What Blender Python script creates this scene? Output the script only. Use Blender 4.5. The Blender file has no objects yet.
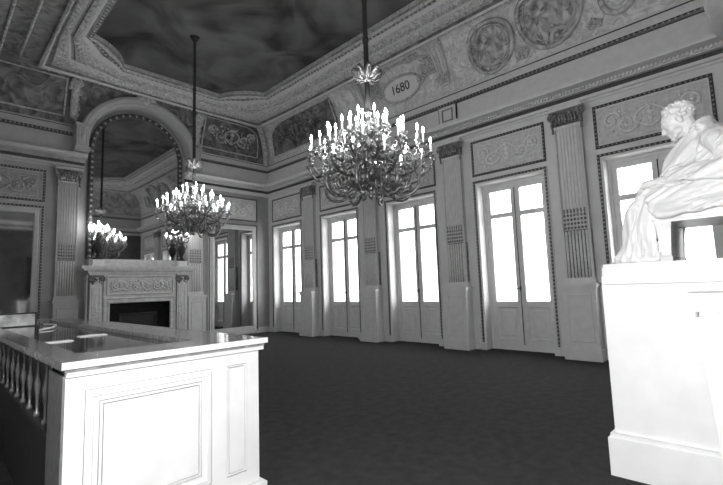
import bpy, bmesh, math, random
from mathutils import Vector, Matrix
random.seed(7)
PI = math.pi
SC = bpy.context.scene
COL = SC.collection

# ------------------------------------------------------------------ camera
W, B = 8.654, 13.03            # window wall plane x = W, fireplace wall plane y = B
XL, YF = -0.60, -0.06          # wall at the camera's left, wall behind the camera
def rad(a): return math.radians(a)
yaw, pit, rol = rad(45.9238), rad(5.9372), rad(-1.9782)
fw = Vector((math.sin(yaw)*math.cos(pit), math.cos(yaw)*math.cos(pit), math.sin(pit)))
rt = Vector((math.cos(yaw), -math.sin(yaw), 0)); up = rt.cross(fw)
r2 = rt*math.cos(rol)+up*math.sin(rol); u2 = -rt*math.sin(rol)+up*math.cos(rol)
cd = bpy.data.cameras.new('camera'); cam = bpy.data.objects.new('camera', cd); COL.objects.link(cam)
cd.sensor_width = 36; cd.lens = 426.55*36/723; cd.clip_start = .02; cd.clip_end = 300
m = Matrix((r2, u2, -fw)).transposed().to_4x4(); m.translation = Vector((0, 0, 1.45)); cam.matrix_world = m
SC.camera = cam

# ------------------------------------------------------------------ world, lamp, exposure
wd = bpy.data.worlds.new('sky'); SC.world = wd; wd.use_nodes = True
bg = wd.node_tree.nodes['Background']; bg.inputs[0].default_value = (1, 1, 1, 1); bg.inputs[1].default_value = 8
ld = bpy.data.lights.new('photographers_lamp', 'POINT'); ld.energy = 325; ld.shadow_soft_size = .10
lamp = bpy.data.objects.new('photographers_lamp', ld); COL.objects.link(lamp); lamp.location = (.30, .35, 1.95)
vs = SC.view_settings
SC.display_settings.display_device = 'sRGB'
vs.view_transform = 'Standard'; vs.look = 'None'; vs.exposure = .25; vs.gamma = 1; vs.use_curve_mapping = False

# ------------------------------------------------------------------ materials
def mat(name, v, rough=.6, metal=0, var=.0, scale=6, bump=0, bscale=60, spec=.5, detail=4):
    M = bpy.data.materials.new(name); M.use_nodes = True
    nt = M.node_tree; N = nt.nodes; L = nt.links; b = N['Principled BSDF']
    b.inputs['Base Color'].default_value = (v, v, v, 1); b.inputs['Roughness'].default_value = rough
    b.inputs['Metallic'].default_value = metal; b.inputs['Specular IOR Level'].default_value = spec
    tc = N.new('ShaderNodeTexCoord')
    if var:
        n = N.new('ShaderNodeTexNoise'); n.inputs['Scale'].default_value = scale; n.inputs['Detail'].default_value = detail
        L.new(tc.outputs['Object'], n.inputs['Vector'])
        r = N.new('ShaderNodeValToRGB'); a, c = max(0, v*(1-var)), min(1, v*(1+var))
        r.color_ramp.elements[0].color = (a, a, a, 1); r.color_ramp.elements[1].color = (c, c, c, 1)
        r.color_ramp.elements[0].position = .32; r.color_ramp.elements[1].position = .68
        L.new(n.outputs['Fac'], r.inputs['Fac']); L.new(r.outputs['Color'], b.inputs['Base Color'])
    if bump:
        n = N.new('ShaderNodeTexNoise'); n.inputs['Scale'].default_value = bscale; n.inputs['Detail'].default_value = 3
        L.new(tc.outputs['Object'], n.inputs['Vector'])
        k = N.new('ShaderNodeBump'); k.inputs['Strength'].default_value = bump; k.inputs['Distance'].default_value = .02
        L.new(n.outputs['Fac'], k.inputs['Height']); L.new(k.outputs['Normal'], b.inputs['Normal'])
    return M
def painting(name, lo, hi, scale, dist=2.0, bump=0, rough=.55, fine=.35):
    """figure-like painted mottling: distorted noise blended with warped voronoi"""
    M = bpy.data.materials.new(name); M.use_nodes = True
    nt = M.node_tree; N = nt.nodes; L = nt.links; b = N['Principled BSDF']; b.inputs['Roughness'].default_value = rough
    tc = N.new('ShaderNodeTexCoord')
    n = N.new('ShaderNodeTexNoise'); n.inputs['Scale'].default_value = scale; n.inputs['Detail'].default_value = 6; n.inputs['Distortion'].default_value = dist
    v = N.new('ShaderNodeTexVoronoi'); v.feature = 'SMOOTH_F1'; v.inputs['Scale'].default_value = scale*2.3
    L.new(tc.outputs['Object'], n.inputs['Vector'])
    ad = N.new('ShaderNodeVectorMath'); ad.operation = 'ADD'
    sc = N.new('ShaderNodeVectorMath'); sc.operation = 'SCALE'; sc.inputs['Scale'].default_value = .6
    L.new(n.outputs['Color'], sc.inputs[0]); L.new(tc.outputs['Object'], ad.inputs[0]); L.new(sc.outputs[0], ad.inputs[1]); L.new(ad.outputs[0], v.inputs['Vector'])
    mx = N.new('ShaderNodeMix'); mx.inputs[0].default_value = fine
    L.new(n.outputs['Fac'], mx.inputs[2]); L.new(v.outputs['Distance'], mx.inputs[3])
    r = N.new('ShaderNodeValToRGB'); r.color_ramp.elements[0].position = .34; r.color_ramp.elements[1].position = .62
    r.color_ramp.elements[0].color = (lo, lo, lo, 1); r.color_ramp.elements[1].color = (hi, hi, hi, 1)
    L.new(mx.outputs[0], r.inputs['Fac']); L.new(r.outputs['Color'], b.inputs['Base Color'])
    if bump:
        k = N.new('ShaderNodeBump'); k.inputs['Strength'].default_value = bump; k.inputs['Distance'].default_value = .03
        L.new(mx.outputs[0], k.inputs['Height']); L.new(k.outputs['Normal'], b.inputs['Normal'])
    return M
def fluff_emit(name, e):
    M = bpy.data.materials.new(name); M.use_nodes = True; b = M.node_tree.nodes['Principled BSDF']
    b.inputs['Base Color'].default_value = (.9, .9, .9, 1)
    b.inputs['Emission Color'].default_value = (1, 1, 1, 1); b.inputs['Emission Strength'].default_value = e
    return M
def pane_mat():
    M = bpy.data.materials.new('window_glass'); M.use_nodes = True; nt = M.node_tree; N = nt.nodes; L = nt.links
    N.remove(N['Principled BSDF']); o = N['Material Output']
    t = N.new('ShaderNodeBsdfTransparent'); g = N.new('ShaderNodeBsdfGlossy'); g.inputs['Roughness'].default_value = .02
    lw = N.new('ShaderNodeLayerWeight'); lw.inputs['Blend'].default_value = .5; pw = N.new('ShaderNodeMath'); pw.operation = 'POWER'; pw.inputs[1].default_value = 5
    f = N.new('ShaderNodeMath'); f.operation = 'MULTIPLY_ADD'; f.inputs[1].default_value = .9; f.inputs[2].default_value = .03
    L.new(lw.outputs['Facing'], pw.inputs[0]); L.new(pw.outputs[0], f.inputs[0])
    mx = N.new('ShaderNodeMixShader'); L.new(f.outputs[0], mx.inputs[0]); L.new(t.outputs[0], mx.inputs[1]); L.new(g.outputs[0], mx.inputs[2])
    L.new(mx.outputs[0], o.inputs[0]); return M
M_wall = mat('painted_wall', .62, .55, var=.06, scale=2.5, bump=.04, bscale=25)
M_wallD = mat('painted_wall_dimlit', .33, .6, var=.08, scale=2.5, bump=.04, bscale=25)  # darker copy: weaker light on the fireplace wall put into the paint
M_trim = mat('painted_trim', .62, .5, var=.05, scale=8)
M_band = mat('dark_gilt_band', .07, .45, metal=.2, var=.5, scale=40)
M_bead = mat('gilt_bead', .40, .35, metal=.3)
M_relief = mat('relief_plaster', .74, .55, var=.08, scale=20)
M_trimD = mat('painted_trim_dimlit', .40, .5, var=.05, scale=8)  # trim colour lowered for the weak light on the fireplace wall
M_panelD = mat('panel_field_dimlit', .27, .6, var=.2, scale=14, bump=.3, bscale=45)  # panel colour lowered for the weak light at the left end
M_panel = mat('panel_field', .55, .6, var=.14, scale=14, bump=.25, bscale=45)
M_gold = painting('gilt_ornament', .30, .85, 16, 1.2, bump=.8, rough=.42)
M_goldD = mat('dark_gilt_ornament', .20, .38, metal=.35, var=.7, scale=30)
M_sky = painting('ceiling_painting', .018, .15, .75, 1.0, fine=.16, rough=.7)
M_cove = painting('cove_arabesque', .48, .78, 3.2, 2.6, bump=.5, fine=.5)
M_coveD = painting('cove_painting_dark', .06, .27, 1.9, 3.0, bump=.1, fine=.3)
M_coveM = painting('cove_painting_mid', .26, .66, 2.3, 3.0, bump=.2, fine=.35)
M_carpet = mat('dark_carpet', .042, .95, var=.16, scale=9, bump=.5, bscale=220, spec=.1)
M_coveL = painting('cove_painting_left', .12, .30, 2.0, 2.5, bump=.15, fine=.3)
M_med = painting('medallion_painting', .13, .62, 3.0, 2.2, bump=.15, fine=.3)
M_white = mat('white_stone', .82, .5, var=.04, scale=5)
M_marb = mat('white_marble', .72, .42, var=.06, scale=7, bump=.06, bscale=30)
M_mant = mat('mantel_marble', .62, .35, var=.12, scale=9)
M_greym = mat('grazing_lit_marble', .27, .12, var=.35, scale=28, detail=8)  # white stone; grazing light on the rim top painted as grey
M_greyd = mat('grey_marble_and_shade', .17, .4, var=.2, scale=18)  # grey of the pier capitals; also paints shade on the counter's white side
M_darkst = mat('dark_stone', .035, .5, var=.3, scale=10)
M_dgloss = mat('dark_polished_top', .02, .06, var=.3, scale=6)
M_balu = mat('polished_baluster', .14, .15, var=.1)
M_pale = mat('pale_face', .75, .3, var=.4, scale=9)
M_wallX = mat('dark_panelling', .08, .6, var=.2)
M_wallL = mat('light_plaster', .6, .7, var=.05)
M_bright = mat('glint_white', .95, .35)  # white for the painted glints on the counter top
M_bronze = mat('bronze', .22, .32, metal=.85, var=.5, scale=25)
M_brlit = mat('gilt_bronze', .34, .30, metal=.85, var=.45, scale=25)
M_iron = mat('black_iron', .02, .5)
M_fire = mat('firebox_black', .008, .8, var=.5, scale=8)
M_candle = fluff_emit('candle_tube', .5)
M_flame = fluff_emit('candle_bulb', 75)
M_mirror = mat('mirror_silver', .80, .015, metal=1)
M_mirrorD = mat('mirror_silver_old', .62, .03, metal=1)
M_mirrorX = mat('mirror_silver_dimmed', .42, .05, metal=1, var=.2, scale=2)  # silver darkened so the left door's reflection comes out dim
M_pane = pane_mat()
M_black = mat('black_paint', .02, .5)
M_ext = mat('pale_stucco', .85, .8, var=.1, scale=.6)
M_extw = mat('grey_shutter', .5, .8)
M_pave = mat('pale_paving', .6, .9, var=.1, scale=1)

# ------------------------------------------------------------------ mesh building
class MB:
    def __init__(s): s.v = []; s.f = []; s.mi = []; s.sm = []
    def add(s, vs, fs, mi=0, sm=False):
        o = len(s.v); s.v += [tuple(p) for p in vs]
        for f in fs: s.f.append(tuple(i+o for i in f)); s.mi.append(mi); s.sm.append(sm)
    def box(s, x0, x1, y0, y1, z0, z1, mi=0, T=None):
        P = [(x, y, z) for z in (z0, z1) for y in (y0, y1) for x in (x0, x1)]
        if T: P = [T(*p) for p in P]
        s.add(P, [(0, 1, 3, 2), (4, 5, 7, 6), (0, 1, 5, 4), (2, 3, 7, 6), (0, 2, 6, 4), (1, 3, 7, 5)], mi)
    def rings(s, R, closed=True, cap0=True, cap1=True, mi=0, sm=True):
        n = len(R[0]); vs = [p for r in R for p in r]; fs = []
        for i in range(len(R)-1):
            for j in range(n if closed else n-1):
                k = (j+1) % n; fs.append((i*n+j, i*n+k, (i+1)*n+k, (i+1)*n+j))
        s.add(vs, fs, mi, sm)
        if closed and cap0: s.add(R[0], [tuple(range(n))], mi, False)
        if closed and cap1: s.add(R[-1], [tuple(range(n))], mi, False)
    def lathe(s, prof, seg=16, c=(0, 0, 0), mi=0, sm=True, a0=0):
        R = [[(c[0]+r*math.cos(2*PI*j/seg+a0), c[1]+r*math.sin(2*PI*j/seg+a0), c[2]+z) for j in range(seg)] for r, z in prof]
        s.rings(R, mi=mi, sm=sm)
    def tube(s, pts, r, seg=6, mi=0, sm=True, flat=None):
        pts = [Vector(p) for p in pts]; n = len(pts)
        rr = r if isinstance(r, (list, tuple)) else [r]*n
        t0 = (pts[1]-pts[0]).normalized(); a = Vector((0, 0, 1)) if abs(t0.z) < .9 else Vector((1, 0, 0))
        nv = t0.cross(a).normalized(); R = []
        for i in range(n):
            t = (pts[min(i+1, n-1)]-pts[max(i-1, 0)])
            t = t.normalized() if t.length > 1e-9 else t0
            nv = (nv-t*nv.dot(t)); nv = nv.normalized() if nv.length > 1e-6 else t.orthogonal().normalized()
            b = t.cross(nv)
            R.append([pts[i]+(nv*math.cos(2*PI*j/seg)+b*math.sin(2*PI*j/seg))*rr[i] for j in range(seg)])
        s.rings(R, mi=mi, sm=sm)
    def ball(s, c, r, seg=8, rg=5, mi=0, M=None):
        if not isinstance(r, (tuple, list)): r = (r, r, r)
        R = []
        for i in range(rg+1):
            th = PI*(i+.02)/(rg+.04)
            R.append([Vector((r[0]*math.sin(th)*math.cos(2*PI*j/seg), r[1]*math.sin(th)*math.sin(2*PI*j/seg), r[2]*math.cos(th))) for j in range(seg)])
        if M: R = [[M @ p for p in q] for q in R]
        c = Vector(c); s.rings([[p+c for p in q] for q in R], mi=mi)
    def frame(s, T, a0, b0, a1, b1, prof, mi=0, openb=False, mis=None):
        """mitred picture-frame moulding: prof = [(inset, height)]"""
        R = []
        for i, n in prof:
            lo = b0 if openb else b0+i
            R.append([T(a0+i, lo, n), T(a0+i, b1-i, n), T(a1-i, b1-i, n), T(a1-i, lo, n)])
        k = 4
        vs = [p for r in R for p in r]
        for q in range(len(R)-1):
            fs = [(q*k+j, q*k+(j+1) % k, (q+1)*k+(j+1) % k, (q+1)*k+j) for j in range(3 if openb else 4)]
            s.add(vs, fs, mis[q] if mis else mi)
    def beads(s, pts, step, r, mi=1, T=None):
        """row of low beads along a polyline"""
        for p, q in zip(pts[:-1], pts[1:]):
            p, q = Vector(p), Vector(q); L = (q-p).length; n = max(1, int(L/step))
            for k in range(n):
                c = p+(q-p)*((k+.5)/n)
                vs = [(c.x+r, c.y, c.z), (c.x-r, c.y, c.z), (c.x, c.y+r, c.z), (c.x, c.y-r, c.z), (c.x, c.y, c.z+r), (c.x, c.y, c.z-r)]
                if T: vs = [T(*v) for v in vs]
                s.add(vs, [(0, 2, 4), (2, 1, 4), (1, 3, 4), (3, 0, 4), (2, 0, 5), (1, 2, 5), (3, 1, 5), (0, 3, 5)], mi, True)
def mesh(name, mb, mats):
    me = bpy.data.meshes.new(name); me.from_pydata([tuple(v) for v in mb.v], [], mb.f)
    for x in (mats if isinstance(mats, (list, tuple)) else [mats]): me.materials.append(x)
    for p, i, q in zip(me.polygons, mb.mi, mb.sm): p.material_index = i; p.use_smooth = q
    bm = bmesh.new(); bm.from_mesh(me); bmesh.ops.remove_doubles(bm, verts=bm.verts, dist=1e-5)
    bmesh.ops.recalc_face_normals(bm, faces=bm.faces); bm.to_mesh(me); bm.free(); me.update()
    return me
def link(name, me, parent=None):
    o = bpy.data.objects.new(name, me); COL.objects.link(o)
    if parent: o.parent = parent
    return o
def obj(name, mb, mats, parent=None):
    if parent is not None:                       # vertices are given in world space: move them to the parent's
        L = parent.matrix_basis.inverted()
        if parent.parent: L = L @ parent.parent.matrix_basis.inverted()
        mb.v = [tuple(L @ Vector(v)) for v in mb.v]
    return link(name, mesh(name, mb, mats), parent)
def tag(o, label, cat, group=None):
    o['label'] = label; o['category'] = cat
    if group: o['group'] = group
    return o
def thing(name, label, cat, loc, group=None, rz=0):
    o = bpy.data.objects.new(name, None); COL.objects.link(o); o.location = loc; o.rotation_euler = (0, 0, rz)
    o.empty_display_size = .1
    o.matrix_basis = Matrix.Translation(loc) @ Matrix.Rotation(rz, 4, 'Z')
    return tag(o, label, cat, group)
def struct(name, mb, mats):
    o = link(name, mesh(name, mb, mats)); o['kind'] = 'structure'; return o
Tr = lambda a, b, n: (W-n, a, b)
Tb = lambda a, b, n: (a, B-n, b)
Tl = lambda a, b, n: (XL+n, a, b)
Tf = lambda a, b, n: (a, YF+n, b)
WIN = [(11.072, 12.772), (8.45, 10.144), (5.769, 7.444), (3.112, 4.772), (.443, 2.208)]   # surround extents, far to near
ZT, ZB, ZS, ZOP = 4.659, 3.839, 3.74, 3.64

# ------------------------------------------------------------------ structure
b = MB(); b.box(XL-.3, W+.5, -2.0, B+.4, -.12, 0); struct('floor', b, M_carpet)
b = MB(); e = [-2.0]
for lo, hi in sorted(WIN): e += [lo+.10, hi-.10]
e.append(B+.4)
for i in range(0, len(e), 2): b.box(W, W+.55, e[i], e[i+1], 0, 7.5)
for lo, hi in WIN: b.box(W, W+.55, lo+.10, hi-.10, ZOP, 7.5)
struct('wall_right', b, M_wall)
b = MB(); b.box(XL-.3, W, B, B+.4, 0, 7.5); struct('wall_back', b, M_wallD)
b = MB(); b.box(XL-.3, XL, -2.0, B, 0, 7.5); struct('wall_left', b, M_wallL)
b = MB(); NX0, NX1, NZ, DX0, DX1, DZ = 3.5, 4.95, 3.45, -.50, 1.40, 3.2       # statue recess and deep doorway
b.box(XL, DX0, -1.6, YF, 0, 7.5); b.box(DX0, DX1, -1.6, YF, DZ, 7.5); b.box(DX0, DX1, -1.6, -1.4, 0, DZ); b.box(DX1, NX0, -1.6, YF, 0, 7.5)
b.box(NX0, NX1, -1.6, YF, NZ, 7.5); b.box(NX0, NX1, -1.6, -.75, 0, NZ); b.box(NX1, W, -1.6, YF, 0, 7.5); struct('wall_front', b, M_wallX)

# baseboards
def base_run(mb, T, spans):
    for a0, a1 in spans:
        mb.box(a0, a1, 0, .16, 0, .035, T=T); mb.box(a0, a1, .16, .19, 0, .02, T=T)
b = MB(); base_run(b, Tr, [(YF, WIN[4][0])]+[(WIN[i+1][1], WIN[i][0]) for i in range(4)]+[(WIN[0][1], B)]); struct('baseboard_right', b, M_trim)
b = MB(); base_run(b, Tb, [(XL, .245), (2.059, 2.97), (5.48, 6.364), (8.178, W)]); struct('baseboard_back', b, M_trim)

# entablature, attic and cove profile (offset from the wall, height)
ENT = [(0, 4.79), (.03, 4.79), (.03, 4.83), (.08, 4.845), (.08, 4.90), (.06, 4.90), (.06, 4.985), (.15, 4.985), (.15, 5.05), (.38, 5.055), (.40, 5.09), (.44, 5.12), (.44, 5.145), (.10, 5.18),
       (.10, 5.655), (.14, 5.665), (.155, 5.70), (.14, 5.735), (.10, 5.745), (.10, 5.905), (.13, 5.915), (.13, 5.95), (.0, 5.955)]
def run_profile(mb, T, a0, a1, m0, m1, prof, mis=None):
    R = [(T(a0+o*m0, z, o), T(a1-o*m1, z, o)) for o, z in prof]
    for i in range(len(R)-1):
        mb.add([R[i][0], R[i][1], R[i+1][1], R[i+1][0]], [(0, 1, 2, 3)], mis(i) if mis else 0)
    if not m0: mb.add([r[0] for r in R], [tuple(range(len(R)))])
    if not m1: mb.add([r[1] for r in R], [tuple(range(len(R)))])
def dentils(mb, T, a0, a1):
    n = int((a1-a0)/.06)
    for k in range(n):
        a = a0+(a1-a0)*(k+.5)/n
        mb.box(a-.017, a+.017, 5.0, 5.05, .14, .20, T=T)
midx = lambda i: 1 if 14 <= i <= 16 or i in (5, 19) else 0  # strip under the dentils carries their shadow as dark colour
def entab(name, T, a0, a1, m0, m1, mt=None):
    mb = MB(); run_profile(mb, T, a0, a1, m0, m1, ENT, midx); dentils(mb, T, a0+.2*m0, a1-.2*m1)
    mb.beads([(a0+.14*m0, 5.70, .158), (a1-.14*m1, 5.70, .158)], .085, .024, 2, T)
    return struct(name, mb, [mt or M_trim, M_band, M_bead])
entab('trim_1', Tr, YF, B, 1, 1)
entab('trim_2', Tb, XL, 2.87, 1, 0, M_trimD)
entab('trim_3', Tb, 5.55, W, 0, 1)
entab('trim_4', Tl, YF, B, 1, 1)
entab('trim_5', Tf, XL, W, 1, 1)

# cove: from (wall offset .13, z 5.95) up to the ceiling frame
FX0, FX1, FY0, FY1, FZ = 1.70, 7.93, .60, 12.40, 7.10
def cove_pt(wall, a, t, n=0):
    """t 0..1 up the cove, a = position along the wall; n = height above the surface"""
    th = t*PI/2
    dx, dz = (1-math.cos(th)), math.sin(th)
    def prof(w0, w1, sg):
        h = abs(w1-w0); H = FZ-5.955
        o = .13; x = o+(h-o)*dx; z = 5.955+H*dz
        tx, tz = (h-o)*math.sin(th), H*math.cos(th); l = math.hypot(tx, tz) or 1
        nx, nz = tz/l, -tx/l                     # into the room / down
        return w0+sg*(x+n*nx), z+n*nz
    if wall == 'r': x, z = prof(W, FX1, -1); return (x, a, z)
    if wall == 'b': y, z = prof(B, FY1, -1); return (a, y, z)
    if wall == 'l': x, z = prof(XL, FX0, 1); return (x, a, z)
    if wall == 'f': y, z = prof(YF, FY0, 1); return (a, y, z)
ARX, ARZ = 4.21, 5.42           # centre of the mirror arch
def cove(name, wall, w0, w1, e0, e1, mt, na, cut=False):
    mb = MB(); nt = 28; G = []
    for i in range(nt+1):
        t = i/nt; row = []
        dx = 1-math.cos(t*PI/2)
        lo = w0+(e0[0]+(e0[1]-e0[0])*dx); hi = w1-(e1[0]+(e1[1]-e1[0])*dx)
        for j in range(na+1): row.append(cove_pt(wall, lo+(hi-lo)*j/na, t))
        G.append(row)
    vs = [p for r in G for p in r]; fs = []
    for i in range(nt):
        for j in range(na):
            q = (i*(na+1)+j, i*(na+1)+j+1, (i+1)*(na+1)+j+1, (i+1)*(na+1)+j)
            if cut:
                cx = sum(vs[k][0] for k in q)/4; cz = sum(vs[k][2] for k in q)/4
                if math.hypot(cx-ARX, cz-ARZ) < 1.46 : continue
            fs.append(q)
    mb.add(vs, fs, 0, True); return struct(name, mb, mt)
cR, cB, cL, cF = W-FX1, B-FY1, FX0-XL, FY0-YF
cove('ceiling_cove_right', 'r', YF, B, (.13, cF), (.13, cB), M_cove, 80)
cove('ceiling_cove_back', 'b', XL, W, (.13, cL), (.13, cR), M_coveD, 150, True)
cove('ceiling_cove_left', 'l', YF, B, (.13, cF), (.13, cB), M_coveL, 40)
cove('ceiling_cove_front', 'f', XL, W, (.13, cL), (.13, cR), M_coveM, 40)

# ceiling frame: rectangle outside, octagon with bulging corners inside
IX0, IX1, IY0, IY1 = 2.46, 6.98, 1.40, 11.64
CXW, CYW = .93, .96
def frame_outlines(n=10):
    out, inn = [], []
    corners = [((FX0, FY0), (IX0, IY0), 1, 1), ((FX1, FY0), (IX1, IY0), -1, 1), ((FX1, FY1), (IX1, IY1), -1, -1), ((FX0, FY1), (IX0, IY1), 1, -1)]
    for k, (o, i, sx, sy) in enumerate(corners):
        pA = (i[0], i[1]+sy*CYW); pB = (i[0]+sx*CXW, i[1])
        oA = (o[0], i[1]+sy*CYW); oB = (i[0]+sx*CXW, o[1])
        seq = (pA, pB, oA, oB) if k % 2 == 0 else (pB, pA, oB, oA)
        for q in range(n+1):
            t = q/n
            bx = seq[0][0]+(seq[1][0]-seq[0][0])*t; by = seq[0][1]+(seq[1][1]-seq[0][1])*t
            bulge = .16*4*t*(1-t)
            inn.append((bx+sx*bulge*.7, by+sy*bulge*.7))
            if t <= .5: u = t*2; out.append((seq[2][0]+(o[0]-seq[2][0])*u, seq[2][1]+(o[1]-seq[2][1])*u))
            else: u = t*2-1; out.append((o[0]+(seq[3][0]-o[0])*u, o[1]+(seq[3][1]-o[1])*u))
    return out, inn
OUT, INN = frame_outlines()
FPROF = [(0, 7.10), (.0, 7.03), (.05, 7.02), (.09, 7.06), (.10, 7.11), (.16, 7.115), (.18, 7.08), (.30, 7.10), (.38, 7.17), (.42, 7.21), (.46, 7.20), (.48, 7.15), (.60, 7.155), (.62, 7.22), (.70, 7.25), (.80, 7.30), (.84, 7.26), (.92, 7.26), (.95, 7.32), (1, 7.34), (1, 7.45)]
b = MB(); R = []
for s, z in FPROF: R.append([(o[0]+(i[0]-o[0])*s, o[1]+(i[1]-o[1])*s, z) for o, i in zip(OUT, INN)])
for i in range(len(R)-1): b.rings(R[i:i+2], cap0=False, cap1=False, sm=False, mi=2 if i in (3, 4, 10, 16, 18) else 3 if i in (2, 8, 14) else 0)
def lerp_ring(s, z):
    r = [(o[0]+(i[0]-o[0])*s, o[1]+(i[1]-o[1])*s, z) for o, i in zip(OUT, INN)]; return r+[r[0]]
b.beads(lerp_ring(.88, 7.255), .12, .035, 1); b.beads(lerp_ring(.55, 7.15), .2, .06, 1); b.beads(lerp_ring(.24, 7.085), .16, .05, 1); b.beads(lerp_ring(.04, 7.02), .1, .03, 1)
struct('trim_6', b, [M_gold, M_gold, M_coveL, M_trim])
b = MB(); b.box(XL-.3, W+.5, -2.0, B+.4, 7.44, 7.56); struct('ceiling', b, M_sky)

# ------------------------------------------------------------------ relief ornament
def relief(mb, f, w, h, seed=1, mi=0, r=.014, dens=1.0):
    """symmetrical scroll relief in local (a, b) around 0; f(a, b, n) gives the world point"""
    rnd = random.Random(seed)
    def spiral(ca, cb, R, a0, turns, sg):
        pts = []; N = 22
        for k in range(N+1):
            t = k/N; q = R*(1-.86*t); a = a0+sg*turns*2*PI*t
            pts.append((ca+q*math.cos(a), cb+q*math.sin(a)))
        return pts
    for sx in (-1, 1):
        n = max(1, int(w/h*1.1)); x = .12*w
        for k in range(n):
            R = h*.26*(1-.12*k); ca = x+R+(w*.40-R*2)*k/max(1, n-1) if n > 1 else w*.25
            cb = h*.09*(1 if k % 2 else -1)
            pts = spiral(ca, cb, R, PI*.9 if k % 2 else -PI*.9, 1.35, -1 if k % 2 else 1)
            P3 = [f(sx*p[0], p[1], r*.6) for p in pts]
            mb.tube(P3, [r*(1.25-.6*i/len(P3)) for i in range(len(P3))], 5, mi)
            for q in range(0, len(pts)-2, 2):
                p = pts[q]; a = rnd.uniform(0, 2*PI); l = h*rnd.uniform(.05, .10)
                e = (p[0]+l*math.cos(a), p[1]+l*math.sin(a)); mid = ((p[0]+e[0])/2, (p[1]+e[1])/2)
                mb.tube([f(sx*p[0], p[1], r*.5), f(sx*mid[0], mid[1], r*1.0), f(sx*e[0], e[1], r*.3)], [r*.7, r*1.5, r*.3], 5, mi)
            c = pts[-1]; mb.ball(f(sx*c[0], c[1], r*.6), r*2.0, 6, 4, mi)
        for q in range(int(10*dens)):
            p = (rnd.uniform(.03, .44)*w, rnd.uniform(-.36, .36)*h)
            mb.ball(f(sx*p[0], p[1], r*.3), r*rnd.uniform(.7, 1.4), 5, 3, mi)
    for cb, q in ((.22, .9), (.08, 1.7), (-.08, 1.3), (-.2, 1.0), (-.3, .7)):
        mb.ball(f(0, cb*h, r*.3), (r*1.6*q, r*1.6*q, r*1.9*q), 8, 5, mi)
    for s in (-1, 1):
        P = [f(s*h*.35*math.sin(t*PI), h*(.30-.62*t), r*.6) for t in [i/10 for i in range(11)]]
        mb.tube(P, r*.9, 5, mi)

BANDP = [(0, 0), (0, .03), (.012, .045), (.05, .05), (.058, .034), (.075, .03), (.095, .022), (.10, .0)]
BMIS = [0, 0, 1, 1, 0, 0, 0]
def surround(mb, T, a0, a1, z0, z1, openb=True):
    mb.frame(T, a0, z0, a1, z1, BANDP, openb=openb, mis=BMIS)
    pts = [(a0+.032, z0, .05), (a0+.032, z1-.032, .05), (a1-.032, z1-.032, .05), (a1-.032, z0, .05)]
    mb.beads(pts, .075, .021, 2, T)
PANP = [(0, 0), (0, .02), (.012, .032), (.045, .032), (.055, .018), (.075, .012), (.08, .0)]
PMIS = [0, 1, 1, 1, 0, 0]
def panel_frame(mb, T, a0, a1, z0, z1):
    mb.frame(T, a0, z0, a1, z1, PANP, mis=PMIS)
    pts = [(a0+.03, z0+.03, .032), (a0+.03, z1-.03, .032), (a1-.03, z1-.03, .032), (a1-.03, z0+.03, .032), (a0+.03, z0+.03, .032)]
    mb.beads(pts, .07, .017, 2, T)
    mb.frame(T, a0+.15, z0+.13, a1-.15, z1-.13, [(0, 0), (.004, .008), (.012, .008), (.016, 0)], 0)

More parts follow.
